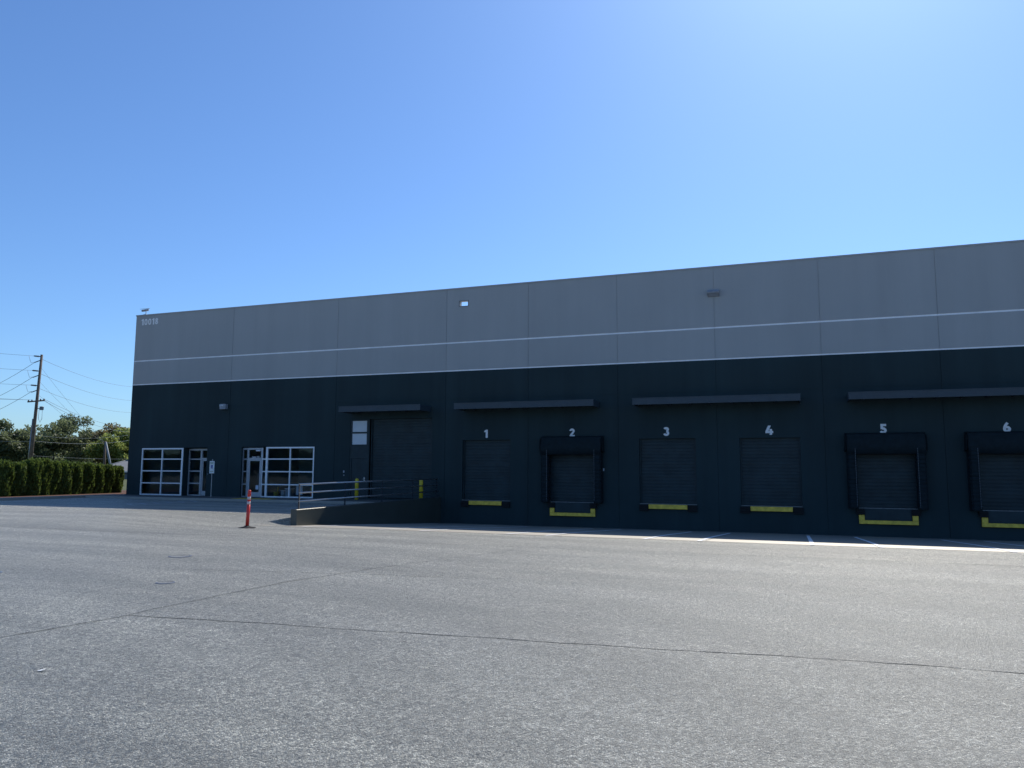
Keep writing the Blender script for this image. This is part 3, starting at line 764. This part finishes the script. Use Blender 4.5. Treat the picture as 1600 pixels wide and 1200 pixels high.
# ------------------------------------------------------------------ island, hedge
CB = [(-1.05,-13.5),(-.98,-11.5),(-.86,-9.0),(-.72,-6.2),(-.58,-3.6),(-.42,-1.2),(-.32,-.4)]
mb = MB()
ring = lambda x, y: [(x-.16,y,-.4),(x,y,-.4),(x,y,-.075),(x-.02,y,-.055),(x-.14,y,-.055),(x-.16,y,-.075)]
mb.loft([ring(*p) for p in CB], 0, True, True)
tag(mb.build('curb', M['curb']), kind='structure')
mb = MB()
for (xa, ya), (xb, yb) in zip(CB+[(-.32,6.)], (CB+[(-.32,6.)])[1:]):
    mb.face([(xa-.165,ya,-.10),(xb-.165,yb,-.10),(xb-7.5,yb,-.16),(xa-7.5,ya,-.16)][::-1])
mb.face([(-.02,6,-.10),(-.02,40,-.10),(-9,40,-.16),(-9,6,-.16)])
mb.face([(-.01,-.4,-.104),(-.01,6,-.104),(-.5,6,-.104),(-.5,-.4,-.104)])
tag(mb.build('mulch_bed', M['mulch']), kind='structure')
mb = MB(); mb.face([(-700,-40,-.17),(-8,-40,-.17),(-8,500,-.17),(-700,500,-.17)])
tag(mb.build('grass_verge', M['grass']), kind='structure')

def leaves(name, C, U, V, tone, mat, parent=None, extra=None):
    """one mesh of quads: centres C, half axes U, V"""
    n = len(C)
    co = np.stack([C-U-V*.6, C+U*.0-V, C+U-V*.2, C+V], 1).reshape(-1,3)
    nv = n*4; nf = n
    faces_v = np.arange(nv)
    if extra is not None:
        ev, ef = extra
        co = np.concatenate([co, ev]); 
    me = bpy.data.meshes.new(name)
    me.vertices.add(len(co)); me.vertices.foreach_set('co', co.ravel())
    if extra is not None:
        faces_v = np.concatenate([faces_v, (np.array(ef)+nv).ravel()]); nf += len(ef); tone = np.concatenate([tone, np.zeros(len(ef))])
    me.loops.add(nf*4); me.loops.foreach_set('vertex_index', faces_v.astype(np.int32))
    me.polygons.add(nf); me.polygons.foreach_set('loop_start', (np.arange(nf)*4).astype(np.int32))
    me.update(calc_edges=True)
    at = me.attributes.new('tone', 'FLOAT', 'FACE'); at.data.foreach_set('value', tone.astype(np.float32))
    me.materials.append(mat)
    o = bpy.data.objects.new(name, me); col.objects.link(o)
    if parent is not None: o.parent = parent
    return o
def unit(rng, n):
    v = rng.normal(size=(n,3)); return v/np.linalg.norm(v, axis=1, keepdims=True)

def shrub_proto(seed, h=1.86, r=.40, n=5200):
    rng = np.random.default_rng(seed)
    t = empty('arborvitae_shrub', (0,0,0), None, 'shrub', 'arborvitae hedge beside the building')
    z = h*rng.random(n)**.9
    f = z/h
    prof = r*np.clip(.80+.45*f-.25*f**2, 0, 1.05)*np.sqrt(np.clip(1-np.clip((f-.80)/.215,0,1)**2.2, .0, 1))
    a = rng.random(n)*2*np.pi
    lump = 1 + .10*np.sin(a*4+z*3.1+seed)+.07*np.sin(a*9-z*7)
    rad = prof*lump*(.80+.27*rng.random(n)) + .02
    C = np.stack([rad*np.cos(a), rad*np.sin(a), z+.04+.06*rng.normal(size=n)*(f>.8)], 1)
    out = np.stack([np.cos(a), np.sin(a), np.zeros(n)], 1)
    V = out*.35 + np.array([0,0,1.]) + .35*rng.normal(size=(n,3)); V /= np.linalg.norm(V,axis=1,keepdims=True)
    U = np.cross(V, out+.7*rng.normal(size=(n,3))); U /= np.linalg.norm(U,axis=1,keepdims=True)
    s = (.035+.035*rng.random(n))[:,None]
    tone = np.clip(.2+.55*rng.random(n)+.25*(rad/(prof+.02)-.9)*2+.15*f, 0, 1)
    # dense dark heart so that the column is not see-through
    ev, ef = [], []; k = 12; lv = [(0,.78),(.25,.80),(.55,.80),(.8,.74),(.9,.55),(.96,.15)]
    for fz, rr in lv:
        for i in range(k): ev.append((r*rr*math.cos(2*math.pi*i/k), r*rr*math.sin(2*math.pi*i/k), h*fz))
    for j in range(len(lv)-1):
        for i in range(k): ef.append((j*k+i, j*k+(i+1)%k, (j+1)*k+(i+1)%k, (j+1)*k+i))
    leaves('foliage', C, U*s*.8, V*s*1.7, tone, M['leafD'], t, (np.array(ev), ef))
    mb = MB(); mb.lathe([(.06,-.1),(.05,.3),(.02,h*.7)], (0,0,0), 8); mb.build('trunk', M['bark'], t)
    return t
protos = [shrub_proto(s) for s in (1,2,3)]
# the row, left to right as seen from the yard
HA, HB = Vector((-3.85,-4.95,-.13)), Vector((-4.3,3.6,-.22))
names = ['at the left picture edge', 'second from the left picture edge', 'third from the left, half hidden by the tall one', 'tallest, below the utility pole', 'fifth from the left, just right of the tallest',
         'sixth from the left, hollow low on its right', 'broad and dark, seventh from the left', 'eighth from the left, in the middle of the row', 'third from the building end', 'second from the building end', 'at the building end']
TT = [.02,.095,.17,.235,.325,.405,.50,.60,.70,.805,.90,1.0]
TT = [.02,.125,.225,.31,.39,.475,.575,.67,.765,.86,.945]
HS = [1.0,.97,1.06,1.08,1.03,1.02,1.0,1.0,.96,.94,.92]
rnd = random.Random(5)
for i, nm in enumerate(names):
    o = protos[i] if i < 3 else copy_tree(protos[i % 3])
    p = HA.lerp(HB, TT[i])
    o.location = (p.x+rnd.uniform(-.06,.06), p.y, p.z); o.rotation_euler.z = rnd.uniform(0, 6.28)
    s = HS[i]; o.scale = (s*rnd.uniform(.92,1.08), s*rnd.uniform(.92,1.08), s)
    o['label'] = 'clipped arborvitae shrub in the hedge, ' + nm
# two more beyond the left picture edge keep the hedge running on
# ------------------------------------------------------------------ trees
def tree(label, base, h, w, seed, mat, nleaf=9000, trunk_f=.28, leaf=.20, nclump=26, open_=.35, low=.2, cl=.62):
    rng = np.random.default_rng(seed); rnd = random.Random(seed)
    t = empty('tree', base, label, 'tree', None)
    bx, by, bz = base
    tr = MB(); tips = []
    def limb(p, d, L, r, lev):
        pts, rs = [p], [r]
        q = Vector(p); dd = Vector(d)
        for k in range(3):
            dd = (dd + Vector((rnd.uniform(-.28,.28), rnd.uniform(-.28,.28), rnd.uniform(-.05,.22)))).normalized()
            q = q + dd*L/3; pts.append(q.copy()); rs.append(max(.02, r*(1-.22*(k+1))))
        tr.tube(pts, rs, 6 if lev else 9)
        tips.append((q.copy(), lev))
        if lev < 3:
            for k in range(3 if lev < 2 else 2):
                a = rnd.uniform(0, 6.28); sp = rnd.uniform(.5, 1.0)
                nd = (dd + Vector((math.cos(a), math.sin(a), .15))*sp).normalized()
                limb(pts[-1] if k else pts[-2], nd, L*rnd.uniform(.55,.8), rs[-1]*.8, lev+1)
    limb(Vector((bx,by,bz-.2)), Vector((.03,0,1)), h*trunk_f, h*.035, 0)
    # clumps: spread in a dome-shaped crown, pulled towards branch tips
    cz = bz+h*(.5+low*.5); rz = h*(.5-low*.5); rxy = w/2
    K = []
    while len(K) < nclump:
        v = unit(rng, 1)[0]*rng.random()**.35
        q = np.array([bx+v[0]*rxy*.82, by+v[1]*rxy*.82, cz+v[2]*rz*.84])
        if v[2] < -.5 and abs(v[0])+abs(v[1]) > .9: continue
        K.append((q, rng.uniform(.16,.30)*w*cl))
    for tp, lv in tips:
        if lv >= 2 and rng.random() < .75: 
            q = np.array(tp)
            e = ((q-np.array([bx,by,cz]))/np.array([rxy,rxy,rz])); L = np.linalg.norm(e)
            if L > .95: q = np.array([bx,by,cz]) + (q-np.array([bx,by,cz]))/L*.9
            K.append((q, rng.uniform(.09,.17)*w*.6))
    wts = np.array([k[1]**2 for k in K]); wts /= wts.sum()
    idx = rng.choice(len(K), nleaf, p=wts)
    c = np.array([k[0] for k in K])[idx]; rr = np.array([k[1] for k in K])[idx]
    ct = rng.random(len(K))[idx]
    d = unit(rng, nleaf); rad = (rng.random(nleaf)**(.45))
    C = c + d*(rr*rad)[:,None]*np.array([1,1,.72])
    U = unit(rng, nleaf); V = np.cross(U, unit(rng, nleaf)); V /= np.linalg.norm(V,axis=1,keepdims=True)
    s = leaf*(.55+.8*rng.random(nleaf))[:,None]
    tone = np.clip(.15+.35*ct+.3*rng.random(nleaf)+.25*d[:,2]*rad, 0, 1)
    L = np.array([bx,by,bz])
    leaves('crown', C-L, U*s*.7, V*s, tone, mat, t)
    tr.build('trunk', M['bark'], t)
    return t
tree('big dark oak behind the hedge with sky showing through its crown', (-75.4,57.2,-.4), 11.1, 14.5, 31, M['leafA'], 12500, .30, .19, 34, .4, .10, .44)
tree('rounded dark tree behind the utility pole, left of the big oak', (-78.4,48.6,-.4), 9.6, 9.0, 12, M['leafA'], 8500, .25, .22, 24, .35, .05)
tree('low brownish tree at the far left picture edge behind the hedge', (-73.5,39.5,-.4), 7.0, 7.5, 13, M['leafB'], 7000, .25, .2, 22, .3, .0)
tree('olive brown tree behind the slim leaning pole', (-71.0,63.0,-.4), 9.9, 8.6, 14, M['leafB'], 8000, .25, .2, 24, .35, .08)
tree('bright green tree next to the corner of the warehouse', (-66.5,59.5,-.4), 8.8, 9.0, 15, M['leafC'], 9500, .25, .20, 24, .3, .02)
tree('dark bushy tree low behind the left end of the hedge', (-95.0,63.0,-.4), 8.3, 13.0, 16, M['leafA'], 8500, .22, .26, 26, .3, .0)
tree('dark tree low behind the oak trunk', (-101.0,86.0,-.4), 8.0, 16.0, 17, M['leafB'], 8000, .22, .28, 26, .3, .0)
tree('dull green tree low behind the middle of the oak crown', (-96.5,77.0,-.4), 7.6, 15.0, 18, M['leafA'], 8000, .22, .26, 26, .3, .0)

# far wood across the street in front of the building: what the office glass mirrors
rng = np.random.default_rng(40); n = 26000
u_ = rng.random(n); base_ = np.array([-150.,-10.,-.3])*(1-u_)[:,None] + np.array([40.,-165.,-.3])*u_[:,None]
hh = 2.4+7*np.abs(np.sin(u_*23)+.6*np.sin(u_*61+1))/1.6
C = base_ + np.stack([rng.normal(size=n)*2.5, rng.normal(size=n)*2.5, hh*rng.random(n)**.8], 1)
U = unit(rng, n); V = np.cross(U, unit(rng, n)); V /= np.linalg.norm(V,axis=1,keepdims=True)
tag(leaves('far_wood', C, U*.5, V*.7, rng.random(n), M['leafA']), 'far belt of trees across the street mirrored in the office windows', 'wood', kind='stuff')

# ------------------------------------------------------------------ utility pole and wires
px, py = -32.3, 19.0
up = empty('utility_pole', (px-1.2,py+.4,-.3), 'tall weathered wooden utility pole with standoff insulators behind the hedge', 'utility pole')
A, Bp = Vector((-33.4,19.35,-.3)), Vector((-31.92,18.62,12.55))
A, Bp = Vector((-32.95,19.05,-.3)), Vector((-31.98,18.75,12.5))
def ax(z): return A.lerp(Bp, (z-A.z)/(Bp.z-A.z))
mb = MB(); mb.tube([ax(-.3),ax(5),ax(12.5)], [.18,.155,.11], 14); mb.build('pole', M['wood'], up)
mb = MB(); q = ax(0)+Vector((-.22,-.09,0)); mb.tube([q, ax(6.2)+Vector((-.2,-.08,0))], .055, 8); mb.build('riser_pipe', M['steel'], up)
for z in (12.3,10.87,9.43):
    q = ax(z); mb = MB(); e = q+Vector((-.72,-.27,.07))
    mb.tube([q, e], .05, 6)
    for k in range(4): mb.tube([q.lerp(e,.35+k*.16), q.lerp(e,.39+k*.16)], .085, 8)
    mb.build('standoff_insulator', M['lampd'], up)
for z in (11.97,10.5,9.03):
    q = ax(z); mb = MB(); mb.tube([q, q+Vector((-.75,-.1,-.22))], .045, 6); mb.build('strain_insulator', M['lampd'], up)
q = ax(7.9); mb = MB(); a_, b_ = q+Vector((-.85,-.32,-.05)), q+Vector((.72,.27,.1))
mb.tube([a_, b_], .07, 4); mb.build('crossarm', M['wood'], up)
for s in (.05,.25,.75,.95):
    mb = MB(); c_ = Vector(a_).lerp(Vector(b_), s); mb.lathe([(.05,.05),(.07,.12),(.04,.2)], c_, 8); mb.build('pin_insulator', M['lampd'], up)
q = ax(7.2); mb = MB(); mb.cbox(q.x+.35,q.x+.75,q.y+.05,q.y+.25,q.z-.15,q.z+.2,.03); mb.tube([q, q+Vector((.5,.15,.0))], .04, 6); mb.build('switch_bracket', M['lampd'], up)
mb = MB(); mb.tube([q+Vector((.3,.1,-.1)), q+Vector((.28,.1,-1.0)), q+Vector((.45,.15,-1.35)), q+Vector((.62,.2,-1.0)), q+Vector((.6,.2,-.1))], .02, 5); mb.build('jumper_loop', M['wire'], up)
def wire(a, b, sag, label, r=.022, mat='wire', cat='power line'):
    a, b = Vector(a), Vector(b); mb = MB(); n = 14; r *= .55 if mat == 'wire' else .36
    mb.tube([a.lerp(b, k/n) - Vector((0,0,4*sag*(k/n)*(1-k/n))) for k in range(n+1)], r, 5)
    o = mb.build('overhead_wire', M[mat]); tag(o, label, cat, 'overhead wires at the utility pole')
tier = ['top', 'middle', 'lower']
for z, zl, zd, zr_, n in zip((12.37,10.94,9.5),(12.6,11.1,9.6),(13.5,11.6,9.4),(16.4,13.9,11.8), tier):
    q = ax(z); e = q+Vector((-.72,-.27,.0))
    wire(e, (-40.5,4.0,zl+.3), .25, 'level wire running left from the %s standoff insulator of the pole' % n)
    s_ = ax(z-.4)+Vector((-.75,-.1,-.22)); wire(s_, (-92.,49.4,zd-1.0), .9, 'slanting wire falling away to the left from the %s strain insulator' % n, .035)
    wire(ax(z-.3), (-73.1,73.,zr_), 1.1, 'wire sloping away to the right from the %s tier of the pole' % n, .028)
    j = e.lerp(s_, .5)+Vector((-.4,0,-.35)); mb = MB(); mb.tube([e+Vector((-.65,0,.02)), e+Vector((-.5,0,-.35)), j, s_], .015, 5); mb.build('jumper', M['wire'], up)
q = ax(7.95)
wire(q+Vector((-.75,-.28,.1)), (-40.5,4.2,8.1), .12, 'upper of the close pair of level wires left of the crossarm', .03)
wire(q+Vector((-.6,-.22,.1)), (-40.5,4.6,7.95), .12, 'lower of the close pair of level wires left of the crossarm', .03)
wire(q+Vector((.6,.22,.2)), (-73.0,73.6,9.0), 1.3, 'upper of the two wires running right from the crossarm', .028)
wire(q+Vector((.5,.2,.1)), (-73.0,73.6,8.5), 1.6, 'lower of the two wires running right from the crossarm', .032)
wire(ax(4.05), (-44.7,41.6,5.0), .35, 'pale communication cable crossing in front of the oak, the lower one', .03, 'dwire', 'cable')
wire(ax(4.6), (-44.7,41.6,5.7), .35, 'pale communication cable crossing in front of the oak, the upper one', .022, 'dwire', 'cable')
wire(ax(4.0), (-44.6,13.,4.4), .15, 'lower cable running left from the pole above the treetops', .028, 'dwire', 'cable')
wire(ax(4.6), (-44.6,13.,5.05), .15, 'upper cable running left from the pole above the treetops', .02, 'dwire', 'cable')
wire(ax(2.6), (-44.6,42,2.6), .1, 'faint cable low across the pole just above the hedge', .02, 'dwire', 'cable')
for z, n in zip((11.3,9.9,8.6), tier):
    wire(ax(z), (-34.9,29.4,4.2), .25, 'thin stay dropping to the slim pole from the %s part of the utility pole' % n, .016, 'wire', 'stay wire')
sp = empty('slim_pole', (-35,29.6,-.3), 'slim brown pole with a pale leaning strut in front of the trees', 'pole')
mb = MB(); mb.tube([(-35.0,29.55,-.3),(-34.82,29.3,4.4)], [.15,.1], 10); mb.build('pole', M['wood'], sp)
mb = MB(); mb.tube([(-33.9,29.9,-.3),(-34.4,29.65,2.2),(-34.75,29.3,4.3)], [.13,.12,.1], 8); mb.build('strut', M['dwire'], sp)

# ------------------------------------------------------------------ house beyond the hedge
hs = empty('house', (-55,51,-1.5), 'low house with a grey shingled roof between hedge and warehouse corner', 'house')
mb = MB(); mb.box(-60,-48,49.6,57,-1.5,.93); mb.build('wall', M['housew'], hs)
mb = MB(); ex = .5
v = [(-60.5,49.1,.96),(-47.5,49.1,.96),(-47.5,57.5,.96),(-60.5,57.5,.96),(-57.5,53.3,2.5),(-50.5,53.3,2.5)]
for f in ((0,1,5,4),(1,2,5),(2,3,4,5),(3,0,4)): mb.face([v[k] for k in f])
mb.face([v[3],v[2],v[1],v[0]]); rf = mb.build('roof', M['roof'], hs)
mb = MB(); mb.box(-60.5,-47.5,49.06,49.098,.80,.955); mb.build('fascia', M['white'], rf)
mb = MB(); mb.tube([(-57.5,53.3,2.53),(-50.5,53.3,2.53)], .06, 6); mb.tube([(-60.5,49.1,1.0),(-57.5,53.3,2.53)], .06, 6); mb.tube([(-50.5,53.3,2.53),(-47.5,49.1,1.0)], .06, 6); mb.build('ridge_cap', M['dwire'], rf)
mb = MB()
for x in (-58,-54,-51): mb.box(x,x+1.3,49.55,49.597,-.6,.5)
mb.build('window', M['lampd'], hs)

# ------------------------------------------------------------------ light
AZ = R(7.5)                      # sun azimuth, from the wall normal (+y) towards +x
EL = math.atan(math.tan(R(46.8))*math.cos(AZ))
sd = Vector((math.sin(AZ)*math.cos(EL), math.cos(AZ)*math.cos(EL), math.sin(EL)))
sun = bpy.data.lights.new('sun', 'SUN'); sun.energy = 5.0; sun.angle = R(.53); sun.color = (1., .955, .89)
so_ = bpy.data.objects.new('sun', sun); col.objects.link(so_)
so_.rotation_euler = sd.to_track_quat('Z', 'Y').to_euler(); so_.location = (30, 60, 80)
w = bpy.data.worlds.new('World'); scene.world = w; w.use_nodes = True
nt = w.node_tree; bg = nt.nodes['Background']
sky = nt.nodes.new('ShaderNodeTexSky'); sky.sky_type = 'NISHITA'; sky.sun_disc = False
sky.sun_elevation = EL; sky.sun_rotation = AZ
sky.altitude = 50; sky.air_density = 1.0; sky.dust_density = .65; sky.ozone_density = 2.2
tint = nt.nodes.new('ShaderNodeMix'); tint.data_type = 'RGBA'; tint.blend_type = 'MULTIPLY'
tint.inputs['Factor'].default_value = 1.; tint.inputs['B'].default_value = (.80, 1.13, 1.54, 1)   # clear, deep blue summer air
nt.links.new(sky.outputs['Color'], tint.inputs['A']); nt.links.new(tint.outputs['Result'], bg.inputs['Color']); bg.inputs['Strength'].default_value = .098

# ------------------------------------------------------------------ camera
f_, pi_, ro, ya, cx, cy, cz = 1192.92475, .11098, .00449, -.35547, 37.30707, -34.87937, 1.51162
fw = Vector((math.sin(ya)*math.cos(pi_), math.cos(ya)*math.cos(pi_), math.sin(pi_)))
r0 = Vector((math.cos(ya), -math.sin(ya), 0)); u0 = r0.cross(fw)
Rv = r0*math.cos(ro) + u0*math.sin(ro); Uv = u0*math.cos(ro) - r0*math.sin(ro)
cam = bpy.data.cameras.new('camera'); co_ = bpy.data.objects.new('camera', cam); col.objects.link(co_)
co_.matrix_world = Matrix(((Rv.x,Uv.x,-fw.x,cx),(Rv.y,Uv.y,-fw.y,cy),(Rv.z,Uv.z,-fw.z,cz),(0,0,0,1)))
cam.sensor_width = 36; cam.lens = f_*36/1600; cam.clip_start = .1; cam.clip_end = 5000
scene.camera = co_
scene.view_settings.view_transform = 'Standard'; scene.view_settings.look = 'None'
scene.view_settings.exposure = 0; scene.view_settings.gamma = 1
